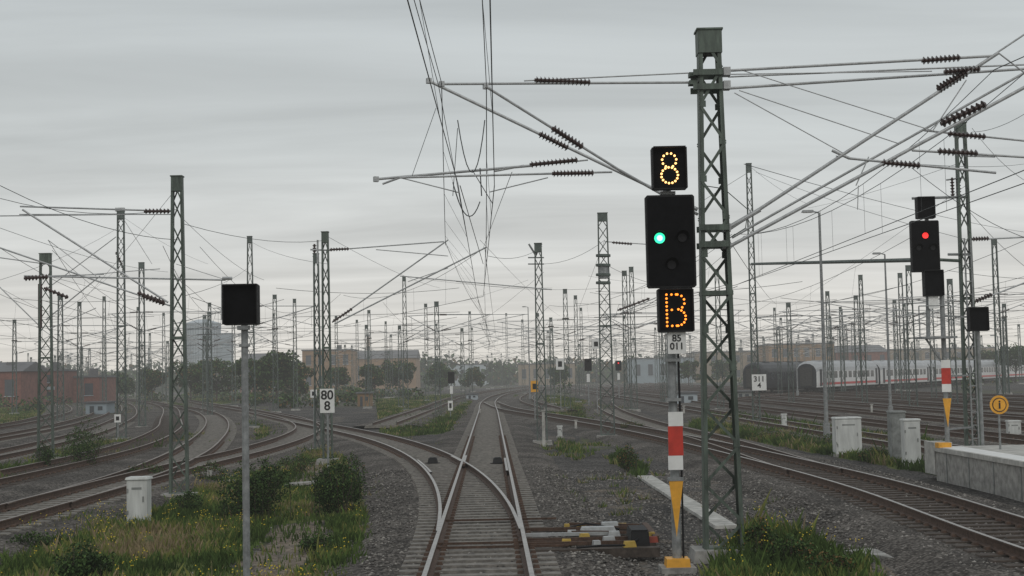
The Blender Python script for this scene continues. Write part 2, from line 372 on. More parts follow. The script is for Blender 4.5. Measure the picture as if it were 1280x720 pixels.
bush(320,652,100,78,5000,w=(4,4,2,0)); bush(424,645,70,72,3400,w=(4,4,2,0)); bush(102,735,76,50,2400,w=(3,5,2,0)); bush(110,588,62,60,2400,w=(3,5,3,0)); bush(55,590,26,34,900); bush(785,590,26,30,700,w=(3,4,3,2)); bush(990,708,56,34,500,"weed_clump",(2,4,5,1)); bush(262,606,44,26,900,"weed_clump",(2,4,5,1)); bush(1030,560,60,16,700,"weed_clump",(2,4,5,1)); bush(440,608,38,36,900,"weed_clump",(2,4,5,1)); bush(952,706,40,50,500,"weed_clump",(2,4,5,1)); bush(790,540,34,12,400,"weed_clump",(2,4,4,3)); bush(520,543,50,14,500,"weed_clump",(1,4,6,1)); bush(562,526,44,16,500,"weed_clump",(1,4,6,1)); bush(1035,718,60,22,500,"weed_clump",(1,4,5,3)); bush(370,592,46,22,700,"weed_clump",(2,4,6,1)); bush(180,600,50,18,600,"weed_clump",(2,4,6,1)); bush(720,522,40,14,400,"weed_clump",(2,4,4,3)); bush(1100,578,60,16,600,"weed_clump",(1,3,6,2)); bush(960,552,50,14,600,"weed_clump",(1,3,6,2)); bush(235,640,40,22,600,"weed_clump",(3,4,4,0)); bush(395,690,40,18,500,"weed_clump",(2,4,5,0)); bush(40,690,60,20,600,"weed_clump",(3,4,4,0))

# ---------------------------------------------------------------- catenary masts
def mast(x,y,h,w0=.62,w1=.34,dep=.26,segs=None,near=False,ang=0.0,top=True):
    mb=MB(); z0=GZ; ca,sa=math.cos(ang),math.sin(ang)
    def L(a,b,z): return (x+a*ca-b*sa,y+a*sa+b*ca,z)
    lw=.06
    if segs is None: segs=max(6,int(h/.62))
    W=lambda t:(w0+(w1-w0)*t)/2
    for s in (-1,1):
        if near:
            mb.beam(L(s*W(0),0,z0),L(s*W(1),0,z0+h),.012,dep,0,(-sa,ca,0))
            for q in (-1,1): mb.beam(L(s*(W(0)-.03),q*dep/2,z0),L(s*(W(1)-.03),q*dep/2,z0+h),.065,.012,0,(-sa,ca,0))
        else: mb.beam(L(s*W(0),0,z0),L(s*W(1),0,z0+h),lw,dep,0,(-sa,ca,0))
    for q in (-1,1):
        for i in range(segs):
            t0,t1=i/segs,(i+1)/segs; s=1 if (i+(q>0))%2 else -1
            mb.beam(L(s*W(t0),q*(dep/2+.012),z0+h*t0),L(-s*W(t1),q*(dep/2+.012),z0+h*t1),.05 if near else .038,.010,0,(-sa,ca,0))
            if near: mb.box(L(s*(W(t0)-.05),q*(dep/2+.020),z0+h*t0+.02),(.10,.006,.11),0,ang)
    for t in (0.02,.5,.97): mb.box(L(0,0,z0+h*t),(2*W(t)+.03,dep+.03,.08),0,ang)
    if top: mb.box(L(0,0,z0+h-.18),(w1+.05,dep+.06,.4),0,ang); mb.box(L(0,0,z0+h+.03),(w1+.09,dep+.1,.03),0,ang)
    mb.box(L(0,0,z0+.05),(w0+.5,dep+.55,.3),1,ang,.9)
    return mb,mb
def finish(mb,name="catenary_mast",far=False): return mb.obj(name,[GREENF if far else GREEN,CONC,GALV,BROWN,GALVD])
WR=[]
def sag(a,b,s,n=8):
    a=Vector(a); b=Vector(b); return [a.lerp(b,i/n)-Vector((0,0,4*s*(i/n)*(1-i/n))) for i in range(n+1)]
def arm(mb,x,y,tx,zt=7.7,zc=5.9,th=.028):
    s=1 if tx>x else -1; L=abs(tx-x); e=tx+s*.5
    mb.tube((x,y,zt+.1),(e,y,zt),th,th,6,2); mb.insul((x+s*.25,y,zt+.095),(x+s*.8,y,zt+.08),.07,6,3)
    mb.tube((x,y,zc+.5),(e-s*.25,y,zt),th,th,6,2); a=Vector((x,y,zc+.5)); b=Vector((e-s*.25,y,zt)); mb.insul(a.lerp(b,.08),a.lerp(b,.08+.55/L),.07,6,3)
    c=a.lerp(b,.45); mb.tube(c,(tx+s*.7,y,zc+.4),th*.8,th*.8,6,2); mb.tube((tx+s*.7,y,zc+.4),(tx-s*.2,y,zc),th*.5,th*.5,5,2)
    mb.tube((tx,y,zt),(tx,y,zc+.4),.012,.012,4,2)

# --- near mast with both arm groups
b=gp(905,700)
mbm,_=mast(b.x,b.y,8.98,.66,.36,.30,14,True)
D=b.y
mbm.obj("catenary_mast",[GREEN,CONC])
mb=MB()
def A(u,v,d=None): return at(u,v,d or D)
def rod(u0,v0,u1,v1,r=.028,d0=None,d1=None,mi=0): mb.tube(A(u0,v0,d0),A(u1,v1,d1),r,r,8,mi)
def ins(u0,v0,u1,v1,d0=None,d1=None,r=.075,k=9): mb.insul(A(u0,v0,d0),A(u1,v1,d1),r,k,1)
rod(552,105,866,103,.022); rod(655,101,866,91,.012); ins(668,100,738,103,r=.07,k=14)
rod(536,101,826,240,.026); rod(826,240,872,262,.035); ins(674,167,710,185)
rod(607,108,775,213,.023,D-1.2,D-.5); rod(775,213,872,268,.026,D-.5); ins(690,160,728,184,D-.9,D-.7)
rod(470,224,665,207,.023); rod(665,207,735,200,.014); ins(662,206,722,200,r=.065,k=12)
rod(478,230,500,222,.018); rod(500,222,765,215,.018,D-1); ins(690,217,742,216,D-1,D-1,r=.065,k=12)
rod(500,222,575,241,.010); rod(685,222,612,240,.010); rod(618,214,655,207,.018)
for u,v in ((536,101),(552,105),(607,108),(470,224)): mb.box(A(u,v),(.08,.08,.09),0,.4)
rod(897,89,1240,70,.024); ins(1152,76,1200,72,r=.07); rod(902,111,1282,86,.024,None,D+.5); ins(1180,90,1225,86,r=.07)
rod(910,96,1300,80,.016,D+1,D+1); rod(902,93,1165,89,.010)
rod(912,286,1248,66,.030); ins(1172,112,1208,90,r=.085); rod(912,308,1320,88,.030,None,D); ins(1176,155,1232,130,r=.085)
rod(915,297,1300,80,.022,D+.8,D+.8); rod(905,288,950,262,.04)
rod(1062,198,1245,216,.022); ins(1102,203,1150,207,r=.07); rod(1140,188,1290,197,.020); ins(1172,189,1222,192,r=.07); rod(1155,163,1290,177,.018,D+1,D+1); ins(1185,167,1232,171,D+1,D+1,r=.065)
rod(918,116,1055,192,.009); rod(922,86,1168,164,.009); rod(924,113,1125,180,.009); rod(1040,188,1062,198,.026); rod(1070,232,1086,196,.010); rod(1072,262,1073,232,.008)
rod(1208,100,1165,165,.010); rod(1240,70,1282,42,.016,None,D); rod(1248,66,1282,92,.014)
for v0,w in ((90,.5),(108,.5),(284,.5),(305,.5)):
    p=A(885 if v0<200 else 893,v0,D-.18); mb.box(p,(w,.05,.10),2); mb.box((p.x,D+.2,p.z),(w,.05,.10),2)
for v0 in (90,107,285,306): p=A(908,v0); mb.box(p,(.12,.2,.14),0)
for v0 in (94,104): p=A(866,v0); mb.box(p,(.14,.2,.07),2)
mb.path([A(880,232),A(905,236),A(935,262),A(932,285),A(908,300)],.008,5,2)
mb.obj("catenary_cantilever",[GALV,BROWN,GREEN])

LIST=[(57,318,578,.62,.40),(152,265,552,.5,.33),(224,222,626,.46,.24),(410,291,580,.34,.20),(398,318,566,.28,.18),(760,267,549,.66,.42),(678,305,556,.45,.28),(946,205,531,.42,.26),(1218,155,594,.40,.24)]
MP={}
for u,tv,bv,w0,w1 in LIST:
    g=gp(u,bv); lean=(bv-tv)*.021; top=at(u-lean,tv,g.y); h=top.z-GZ
    m,_=mast(g.x,g.y,h,w0,w1,.20,None,False); MP[u]=(g,h,m)
def RP(m,u0,v0,u1,v1,d,r=.028,d1=None,mi=2): m.tube(at(u0,v0,d),at(u1,v1,d1 or d),r*.85,r*.85,6,mi)
def IN(m,u0,v0,u1,v1,d,r=.075): m.insul(at(u0,v0,d),at(u1,v1,d),r,7,3)
m=MP[224][2]; d=MP[224][0].y
RP(m,25,258,215,264,d,.03); IN(m,180,264,212,264,d,.08); RP(m,28,262,210,378,d,.035); IN(m,172,366,205,378,d,.08); RP(m,24,268,216,268,d,.02,d+2)
RP(m,-20,303,212,382,d,.03); IN(m,178,370,206,380,d,.08); RP(m,30,345,282,350,d,.03); IN(m,30,348,60,346,d,.08); RP(m,-10,270,160,268,d,.02); RP(m,278,348,290,348,d,.06); RP(m,277,350,277,400,d,.02)
RP(m,60,300,120,345,d,.014); RP(m,60,412,120,385,d,.014); RP(m,220,330,280,349,d,.012); m.insul(at(55,360,d),at(85,372,d),.07,6,3)
m=MP[152][2]; d=MP[152][0].y
RP(m,90,345,200,336,d,.03); RP(m,60,360,145,296,d,.03); RP(m,152,270,190,330,d,.02); IN(m,145,315,155,338,d,.1); m.box(at(150,262,d),(.5,.2,.2),2)
m=MP[57][2]; d=MP[57][0].y
RP(m,57,330,-30,318,d,.03); RP(m,52,410,-30,330,d,.03); RP(m,57,345,130,343,d,.03); RP(m,57,400,125,345,d,.03); m.tube(at(50,355,d),at(50,410,d),.09,.09,8,3)
m=MP[410][2]; d=MP[410][0].y
RP(m,408,313,555,302,d,.03); IN(m,412,312,436,311,d,.08); RP(m,415,403,560,300,d,.035); IN(m,416,402,440,386,d,.08); RP(m,418,405,608,309,d-3,.035); RP(m,470,312,560,320,d,.022); RP(m,500,345,690,362,d,.026); RP(m,510,352,560,335,d,.02)
m.tube(at(397,300,d),at(397,330,d),.04,.04,6,2); RP(m,388,312,415,313,d,.04)
m=MP[398][2]; d=MP[398][0].y
m.insul(at(393,305,d),at(393,322,d),.1,5,3)
m=MP[678][2]; d=MP[678][0].y
for q in (-1,1): m.tube(at(669,318,d),at(669+q*8,305,d),.05,.05,6,4)
for vv in (322,330): RP(m,660,vv,680,vv,d,.04,None,4)
m=MP[760][2]; d=MP[760][0].y
RP(m,756,302,820,306,d,.03); IN(m,765,303,790,305,d,.09); RP(m,756,400,820,372,d,.03); IN(m,772,388,812,373,d,.09); m.tube(at(754,330,d),at(755,348,d),.26,.28,12,4,False)
for vv in (318,330,342,352): m.tube(at(754,vv,d),at(754,vv+3,d),.36,.36,12,0)
m=MP[946][2]; d=MP[946][0].y
RP(m,940,330,1145,325,d,.10,MP[1218][0].y+6,0); RP(m,936,215,880,250,d,.02)
m=MP[1218][2]; d=MP[1218][0].y
RP(m,1140,248,1210,246,d,.05,None,4); RP(m,1185,318,1215,318,d,.05,None,4); RP(m,1140,323,1200,326,d,.06,None,0)
RP(m,1208,195,1244,196,d,.03); RP(m,1210,300,1290,296,d,.03); RP(m,1212,380,1290,350,d,.03); IN(m,1216,378,1240,368,d); IN(m,1212,299,1236,298,d)
m.insul(at(1190,222,d),at(1191,245,d),.07,6,3); m.insul(at(1198,222,d),at(1199,245,d),.07,6,3); RP(m,1183,225,1205,222,d,.03,None,4)
for u in (1216,1222): m.beam((MP[1218][0].x+(u-1219)*.03,d-.25,GZ),(MP[1218][0].x+(u-1219)*.03,d-.25,6.5),.04,.04,4)
for i in range(16): m.box((MP[1218][0].x,d-.25,.3+i*.38),(.22,.03,.03),4)
for u in MP: finish(MP[u][2],far=MP[u][0].y>60)
CL=[(660,398,150),(698,362,130),(736,340,120),(505,346,135),(532,380,190),(571,390,200),(461,388,180),(482,402,230),(368,374,150),(312,296,95),(113,330,100),(31,370,120),(1040,345,120),(1078,376,160),(1105,333,105),(1158,350,110),(1200,300,100),(640,400,250),(622,392,300),(780,395,190),(812,410,240),(18,400,160),(205,380,150),(250,385,180),(290,370,140),(446,400,250),(1003,385,180),(968,385,200),(1062,370,140),(1130,380,190),(1255,380,150),(590,410,300),(545,405,260),(420,395,200),(726,385,210),(80,372,170),(130,385,200),(172,392,230),(342,392,220)]
def addarms(m,x,y,d):
    done=set()
    for S in TR:
        for p in S[::2]:
            if abs(p.y-y)<3 and 1.4<abs(p.x-x)<7:
                s=1 if p.x>x else -1
                if s in done: break
                done.add(s); arm(m,x,y,p.x,th=.032 if y>90 else .03); break
    if not done: arm(m,x,y,x+random.choice((-3.5,3.5)))
for u,tv,d in CL:
    p=at(u,tv,d); x=p.x
    for k in range(8):
        if nearest(x,d)<1.6: x+=.6
    h=p.z-GZ; m,_=mast(x,d,h,U(.42,.6),U(.26,.36),.22,int(h/1.0),False); addarms(m,x,d,d)
    if R()<.5: m.tube((x-.3,d,7.9),(x+.3,d,7.9),.08,.08,6,3)
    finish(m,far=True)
for i in range(120):
    d=110+330*R()**.8; side=R()
    u=U(0,240) if side<.25 else (U(940,1280) if side<.62 else U(420,930))
    x=at(u,470,d).x
    for k in range(8):
        if nearest(x,d)<1.6: x+=.6
    h=U(8.4,12.0); m,_=mast(x,d,h,U(.4,.55),U(.25,.34),.2,int(h/1.3),False); addarms(m,x,d,d)
    if R()<.3: arm(m,x,d,x+U(4,7),zt=U(7.6,8.6))
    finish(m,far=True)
# ---------------------------------------------------------------- wires
def wire(ps,r=.008): WR.append(([Vector(p) for p in ps],r))
def X(u,z,d):
    p=at(u,470,d); return Vector((p.x,d,z))
def span(c0,c1,m0,m1,sg=1.0,nd=6,r=.009):
    wire([c0,c1],r); S=sag(m0,m1,sg,12); wire(S,r)
    for i in range(1,nd):
        t=i/nd; p=Vector(c0).lerp(Vector(c1),t); q=Vector(m0).lerp(Vector(m1),t)-Vector((0,0,4*sg*t*(1-t))); wire([p,q],.0035)
c24=at(572,228,24); m24=at(552,104,24); c24b=at(618,232,23.5); m24b=at(608,108,23)
c55=X(599,5.8,55); m55=at(557,303,54.5); c55b=X(606,5.8,54); m55b=at(606,309,52)
span((-.75,-20,5.9),c24,(-.9,-20,7.9),m24,.5,7,.0065); span((.2,-20,5.9),c24b,(.1,-20,7.9),m24b,.5,7,.0065)
span(c24,c55,m24,m55,1.0,7,.008); span(c24b,c55b,m24b,m55b,1.1,7,.008)
span(c55,(x1(110)+.3,110,5.8),m55,(x1(110)+.3,110,7.6),.9,9); span(c55b,(x2(76)-1,80,5.8),m55b,(x2(76)-1,80,7.5),.8,5)
wire([(-1.6,-20,8.4),at(548,106,24),X(590,7,48),X(600,6.4,70),(x1(120),120,6.2)],.0065)
for u0,v0,u1,v1,dp in ((572,150,606,150,.9),(566,228,600,252,.4)):
    wire(sag(at(u0,v0,24),at(u1,v1,24),dp,10),.009)
wire([at(600,210,24),at(602,245,24)],.010); wire([at(575,232,24),at(604,330,40)],.008); wire([at(515,220,24),at(545,135,24)],.005); wire([at(566,245,24),at(572,160,24)],.006)
wire([at(640,215,24),at(604,310,52)],.006); wire([at(590,212,24),at(616,255,24)],.007)
for xo,z0 in ((8.3,5.9),(8.9,5.9)):
    span((xo,-10,z0),(xo,24,z0),(xo,-10,7.8),(xo,24,7.8),.6,6); span((xo,24,z0),(7.9,50,5.8),(xo,24,7.8),(7.9,50,7.6),.8,6); span((7.9,50,5.8),(4.6,84,5.8),(7.9,50,7.6),(4.6,84,7.6),.8,6)
for a in ((1140,210,24,1290,300,30),(930,205,30,1280,290,60),(945,215,60,1210,300,44),(1215,165,44,1300,130,30),(1215,160,44,1280,225,44),(1200,250,44,1290,340,44),(905,290,24,970,380,80),(1045,195,24,1280,205,60),(1210,230,44,960,400,120),(1210,200,44,1010,260,90),(940,210,60,1010,255,70)):
    wire(sag(at(a[0],a[1],a[2]),at(a[3],a[4],a[5]),.15),.007)
for a in ((0,248,39,220,262,39),(0,310,39,150,380,60),(60,300,39,140,410,90),(225,270,39,330,350,70),(225,230,39,60,420,110),(152,270,80,260,330,110),(225,300,39,0,232,30),(0,360,60,150,430,150),(60,345,60,300,395,120),(225,350,39,320,420,120),(0,285,45,210,340,80),(410,300,55,230,280,39),(410,296,55,550,360,110),(152,330,80,57,400,58),(152,282,80,0,350,60),(310,300,95,410,330,55),(315,330,95,230,370,39)):
    wire(sag(at(a[0],a[1],a[2]),at(a[3],a[4],a[5]),.25),.008)
for a in ((678,308,71,610,320,55),(678,330,71,756,300,71),(570,352,100,760,360,90),(505,345,135,690,360,130),(756,330,71,860,360,71),(760,395,71,840,360,40),(606,309,52,620,420,150),(600,300,55,700,395,180),(530,385,150,660,350,120),(735,345,120,940,360,100),(680,340,71,570,420,150),(756,300,71,700,440,200),(600,400,150,760,392,150),(470,395,180,620,405,200)):
    wire(sag(at(a[0],a[1],a[2]),at(a[3],a[4],a[5]),.3),.009)
for k,S in enumerate(TR):
    pts=[p for p in S if p.y>(50 if k>1 else 80)]
    if len(pts)<6: continue
    acc=0; sup=[pts[0]]
    for a,b in zip(pts,pts[1:]):
        acc+=(b-a).length
        if acc>48: sup.append(b); acc=0
    for i,(a,b) in enumerate(zip(sup,sup[1:])):
        s=.3 if i%2 else -.3
        span((a.x+s,a.y,5.8),(b.x-s,b.y,5.8),(a.x,a.y,7.6),(b.x,b.y,7.6),.9,6,.010 if a.y<120 else .013)
for d in (95,125,150,190,240,300,350):
    for s in (-1,1):
        xa=U(2,6)*s; 
        for q in range(4):
            xb=xa+s*U(9,14); z=U(7.5,9.5); wire(sag((xa,d+U(-8,8),z),(xb,d+U(-8,8),z+U(-.4,.4)),.35),.010+.00004*d); wire([(xa,d,z-1.6),(xb,d,z-1.7)],.010+.00004*d); xa=xb
cu=bpy.data.curves.new("overhead_wires",'CURVE'); cu.dimensions='3D'; cu.bevel_depth=1.0; cu.bevel_resolution=0; cu.materials.append(WIRE)
for ps,r in WR:
    sp=cu.splines.new('POLY'); sp.points.add(len(ps)-1)
    for i,p in enumerate(ps): sp.points[i].co=(*p,1); sp.points[i].radius=r
co=bpy.data.objects.new("overhead_wires",cu); sc.collection.objects.link(co)

# ---------------------------------------------------------------- signals
def ell(cx,cz,rx,rz,n,a0=0,a1=360): return [(cx+rx*math.cos(math.radians(a0+(a1-a0)*i/(n if a1-a0>=360 else n-1))),cz+rz*math.sin(math.radians(a0+(a1-a0)*i/(n if a1-a0>=360 else n-1)))) for i in range(n)]
G8=ell(0,.25,.36,.23,10,-60,240)+ell(0,-.24,.42,.26,15)
GB=[(-.45,.5-i/8) for i in range(9)]+[(-.2,.5),(.03,.5)]+ell(.06,.26,.38,.24,6,85,-80)+[(-.2,0.01)]+ell(.06,-.24,.42,.26,7,60,-85)+[(-.2,-.5),(.03,-.5)]
def plate(mb,c,w,h,t,ch,mi):
    x,z=w/2,h/2; P=[(-x+ch,-z),(x-ch,-z),(x,-z+ch),(x,z-ch),(x-ch,z),(-x+ch,z),(-x,z-ch),(-x,-z+ch)]
    vs=[(c[0]+a,c[1]-t/2,c[2]+b_) for a,b_ in P]+[(c[0]+a,c[1]+t/2,c[2]+b_) for a,b_ in P]
    mb.add(vs,[tuple(range(8)),tuple(range(15,7,-1))]+[(i,8+i,8+(i+1)%8,(i+1)%8) for i in range(8)],mi)
def disc(mb,c,r,mi,n=12,t=.012):
    mb.tube((c[0],c[1]+t,c[2]),(c[0],c[1]-t,c[2]),r,r,n,mi)
def hood(mb,c,r,l,mi):
    n=10
    for i in range(n):
        t0=math.pi*(-.05+1.1*i/n); t1=math.pi*(-.05+1.1*(i+1)/n)
        a=[(c[0]+r*math.cos(t),c[1],c[2]+r*math.sin(t)) for t in (t0,t1)]
        l0=l*(.35+.65*max(0,math.sin(t0))); l1=l*(.35+.65*max(0,math.sin(t1)))
        mb.add([a[0],a[1],(a[1][0],a[1][1]-l1,a[1][2]),(a[0][0],a[0][1]-l0,a[0][2])],[(0,1,2,3)],mi)
def indicator(mb,c,w,h,glyph=None,mi=8):
    plate(mb,c,w,h,.16,.02,0); y=c[1]-.08
    for q in (-1,1):
        mb.box((c[0]+q*(w/2-.012),y-.04,c[2]),(.02,.08,h-.03),0)
    mb.box((c[0],y-.06,c[2]+h/2-.012),(w-.05,.13,.02),0)
    plate(mb,(c[0],y-.004,c[2]),w-.06,h-.06,.006,.01,1)
    if glyph:
        for a,b_ in glyph: disc(mb,(c[0]+a*w*.56,y-.018,c[2]+b_*h*.72),.018,mi,8,.008)
SM=[BLACK,BLACK2,GALVD,WHITE,RED,YEL,LENS,LAMPG,LEDO,LEDR,LAMPC,LAMPR,CONC]
g=gp(848,716); y=g.y; X0=g.x; mb=MB()
pt=at(838,200,y); mb.tube((X0,y+.12,GZ),(X0,y+.12,pt.z+.1),.075,.065,12,2)
def cpt(u,v,dy=-.12): p=at(u,v,y+dy); return (p.x,y+dy,p.z)
indicator(mb,cpt(836,211),.56,.68,G8,8)
c=cpt(838,302); plate(mb,c,.78,1.48,.16,.03,0); plate(mb,(c[0],c[1]-.086,c[2]),.72,1.42,.01,.03,1)
for du,dv in ((-.18,.05),(.18,.05),(0,-.38)):
    L_=(c[0]+du,c[1]-.10,c[2]+dv)
    if (du,dv)==(-.18,.05): disc(mb,L_,.085,7,18); disc(mb,(L_[0],L_[1]-.012,L_[2]),.045,10,14)
    else: disc(mb,L_,.07,6,16)
    hood(mb,(L_[0],L_[1]+.01,L_[2]),.11,.16,1)
indicator(mb,cpt(844,388),.57,.69,GB,9)
c=cpt(846,428); mb.box((c[0],c[1],c[2]),(.29,.02,.36),3); num=c
for a,b2,mm in ((515,533,3),(533,570,4),(570,588,3)):
    c0=cpt(845,a); c1=cpt(846,b2); mb.box(((c0[0]+c1[0])/2,y-.02,(c0[2]+c1[2])/2),(.235,.02,c0[2]-c1[2]-.002),mm)
a=cpt(837,601); b2=cpt(855,601); c3=cpt(847,672)
yy=y-.02; mb.add([(a[0],yy,a[2]),(b2[0],yy,b2[2]),(c3[0],yy,c3[2]),(a[0],yy+.02,a[2]),(b2[0],yy+.02,b2[2]),(c3[0],yy+.02,c3[2])],[(0,2,1),(3,4,5),(0,1,4,3),(1,2,5,4),(2,0,3,5)],5)
for v in (240,362,450,500,600): p=cpt(840,v); mb.box((X0,y+.04,p[2]),(.24,.14,.05),2)
mb.box((X0,y+.12,GZ+.1),(.40,.40,.24),5,0,.9); mb.box((X0,y+.12,GZ+.02),(.55,.55,.14),12)
mb.path([(X0+.1,y+.1,GZ+.2),(X0+.11,y+.1,1.5),(X0+.10,y+.05,3.2)],.018,6,0)
o=mb.obj("railway_signal",SM); text("85\n011",.15,(num[0],num[1]-.016,num[2]),o,"number_text")
d=21.0; p=at(302,381,d); mb=MB(); ctr=(p.x,p.y,p.z)
plate(mb,ctr,.52,.60,.14,.02,0); plate(mb,(p.x,p.y-.075,p.z),.47,.55,.012,.02,1)
for q in (-1,1): mb.box((p.x+q*.25,p.y-.11,p.z),(.02,.10,.58),0)
mb.box((p.x,p.y-.12,p.z+.29),(.5,.12,.02),0)
mb.tube((p.x+.02,p.y+.1,GZ-.05),(p.x+.02,p.y+.1,p.z+.2),.055,.05,10,2); mb.box((p.x+.02,p.y+.03,p.z-.34),(.16,.18,.06),2); mb.box((p.x+.02,p.y+.1,GZ+.05),(.4,.4,.2),12,0,.9); mb.box((p.x+.02,p.y+.1,p.z-.6),(.14,.14,.04),2)
mb.obj("railway_signal_indicator",SM)
d=MP[1218][0].y-1.5; mb=MB()
def Q(u,v,dy=0): return tuple(at(u,v,d+dy))
def bx(u,v,w,h): 
    c=Q(u,v); plate(mb,c,w,h,.16,.03,0); plate(mb,(c[0],c[1]-.086,c[2]),w-.06,h-.06,.01,.02,1); return c
c=bx(1156,308,.80,1.46)
for du,dv in ((0,.30),(-.2,-.05),(.2,-.05)):
    L_=(c[0]+du,c[1]-.10,c[2]+dv); disc(mb,L_,.085 if dv==.3 else .07,11 if dv==.3 else 6,14); hood(mb,(L_[0],L_[1]+.01,L_[2]),.11,.16,1)
indicator(mb,Q(1156,260),.52,.62); indicator(mb,Q(1166,354),.56,.74); indicator(mb,Q(1222,399),.56,.68)
c=Q(1167,378); mb.box(c,(.28,.02,.34),3)
mb.tube((Q(1158,250,.15)[0],d+.15,Q(1158,250)[2]),(Q(1158,360,.15)[0],d+.15,Q(1158,424)[2]),.06,.06,8,2)
xm=Q(1183,480)[0]; mb.tube((xm,d+.1,GZ),(xm,d+.1,Q(1183,340)[2]),.07,.07,10,2)
c=Q(1170,422); mb.box(c,(1.0,.7,.06),2)
for q in (-.45,.45):
    mb.tube((c[0]+q,c[1],c[2]),(c[0]+q,c[1],c[2]+.9),.018,.018,6,2)
mb.tube((c[0]-.45,c[1],c[2]+.9),(c[0]+.45,c[1],c[2]+.9),.018,.018,6,2); mb.beam((c[0]-.3,c[1],c[2]),(xm,d+.1,c[2]-.8),.05,.05,2)
for v0,v1,mm in ((450,460,3),(460,480,4),(480,490,3)):
    a=Q(1183,v0); b2=Q(1183,v1); mb.box((xm,d-.01,(a[2]+b2[2])/2),(.26,.02,a[2]-b2[2]-.002),mm)
a=Q(1183,498); b2=Q(1183,534); yy=d-.01
mb.add([(xm-.12,yy,a[2]),(xm+.12,yy,a[2]),(xm,yy,b2[2]),(xm-.12,yy+.02,a[2]),(xm+.12,yy+.02,a[2]),(xm,yy+.02,b2[2])],[(0,2,1),(3,4,5),(0,1,4,3),(1,2,5,4),(2,0,3,5)],5)
for zz in (1.0,2.5,4.2): mb.beam((xm,d+.1,zz),(MP[1218][0].x,d+1.4,zz),.05,.05,2)
mb.box((xm,d+.1,GZ+.1),(.4,.4,.25),5); mb.tube((Q(1222,399,.1)[0],d+.1,GZ),(Q(1222,399,.1)[0],d+.1,Q(1222,399)[2]),.05,.05,8,2)
mb.obj("railway_signal",SM)
for u,v,d,lit in ((773,457,170,11),(564,472,150,6),(735,456,140,6)):
    mb=MB(); p=at(u,v,d); mb.tube((p.x,d+.12,GZ),(p.x,d+.12,p.z+.6),.07,.07,8,2); plate(mb,(p.x,d,p.z),.7,1.2,.16,.03,0); disc(mb,(p.x,d-.1,p.z+.3),.08,lit,12); disc(mb,(p.x-.18,d-.1,p.z-.2),.08,6,10); disc(mb,(p.x+.18,d-.1,p.z-.2),.08,6,10); hood(mb,(p.x,d-.09,p.z+.3),.14,.22,0); mb.box((p.x,d,p.z-1.3),(.3,.02,.8),3); mb.obj("railway_signal",SM)

# ---------------------------------------------------------------- signs
def sign(u,v,wpx,hpx,d,s,ts,name="track_number_sign",post=True):
    p=at(u,v,d); k=d/FX; mb=MB(); mb.box((p.x,d,p.z),(wpx*k,.02,hpx*k),0)
    if post: mb.tube((p.x,d+.05,GZ-.05),(p.x,d+.05,p.z+.1),.035,.035,8,1); mb.box((p.x,d+.05,GZ+.03),(.3,.3,.18),2)
    else: mb.box((p.x,d+.06,p.z),(wpx*k*.7,.12,.05),1)
    o=mb.obj(name,[WHITE,GALVD,CONC]); text(s,ts,(p.x,d-.015,p.z),o,"number_text")
sign(409,501,18,30,45,"80\n8",.40); sign(949,478,18,20,MP[946][0].y-.4,"311\n4",.44,post=False)
p=at(1249,506,38); mb=MB(); disc(mb,(p.x,38,p.z),.25,0,24); disc(mb,(p.x,37.985,p.z),.19,1,24,.006); disc(mb,(p.x,37.975,p.z),.165,0,24,.006); mb.tube((p.x,38.05,-.4),(p.x,38.05,p.z),.03,.03,8,2)
o=mb.obj("information_sign",[YEL,TXT,GALVD]); text("i",.32,(p.x,37.96,p.z),o,"letter")
for u,v,w,h,d,nm in ((700,455,10,14,120,"a"),(745,430,10,12,110,"b"),(668,483,9,14,95,"y"),(392,492,8,10,70,"c"),(563,507,6,12,110,"w"),(147,523,8,10,75,"c")):
    p=at(u,v,d); k=d/FX; mb=MB(); mb.box((p.x,d,p.z),(w*k,.03,h*k),1 if nm=="y" else 0); mb.box((p.x,d-.02,p.z),(w*k*.5,.01,h*k*.5),3); mb.tube((p.x,d+.06,GZ),(p.x,d+.06,p.z+.1),.04,.04,6,2); mb.obj("track_sign",[WHITE,YEL,GALVD,TXT])

# ---------------------------------------------------------------- cabinets, markers, troughs
def cabinet(u,v,wpx,hpx,dep=.35,m=CAB,nm="trackside_cabinet"):
    g=gp(u,v); k=g.y/FX; w,h=wpx*k,hpx*k; mb=MB()
    mb.box((g.x,g.y+dep/2,GZ+.04),(w+.1,dep+.1,.14),2); mb.box((g.x,g.y+dep/2,GZ+.1+h/2),(w,dep,h),0); mb.box((g.x,g.y+dep/2,GZ+h+.125),(w+.06,dep+.08,.05),0,0,.92)
    mb.box((g.x,g.y-.006,GZ+.12+h/2),(w*.86,.012,h*.86),0); mb.box((g.x+w*.33,g.y-.02,GZ+.1+h*.55),(.03,.03,.12),1); mb.box((g.x,g.y-.014,GZ+h*.9),(w*.5,.006,.05),1)
    for q in (.25,.75): mb.box((g.x-w*.44,g.y-.012,GZ+h*q+.1),(.03,.03,.09),1)
    mb.obj(nm,[m,CABD,CONC])
cabinet(171,660,25,54,.4); cabinet(1062,571,32,44,.6); cabinet(1142,584,20,54,.4); cabinet(1125,580,18,60,.5,CABD); cabinet(981,541,6,20,.15); cabinet(700,548,6,12,.15); cabinet(98,503,16,8,.8,WHITE,"distribution_box"); cabinet(1269,548,16,18,.3)
for u,v,h in ((680,560,46),(262,603,18),(720,540,14),(600,520,8),(1090,520,14),(855,520,12)):
    g=gp(u,v); k=g.y/FX; mb=MB(); mb.box((g.x,g.y,GZ+h*k/2),(.14,.12,h*k),0,0,.85); mb.box((g.x,g.y,GZ+h*k+.02),(.2,.16,.05),0); mb.obj("marker_post",[CONCL])
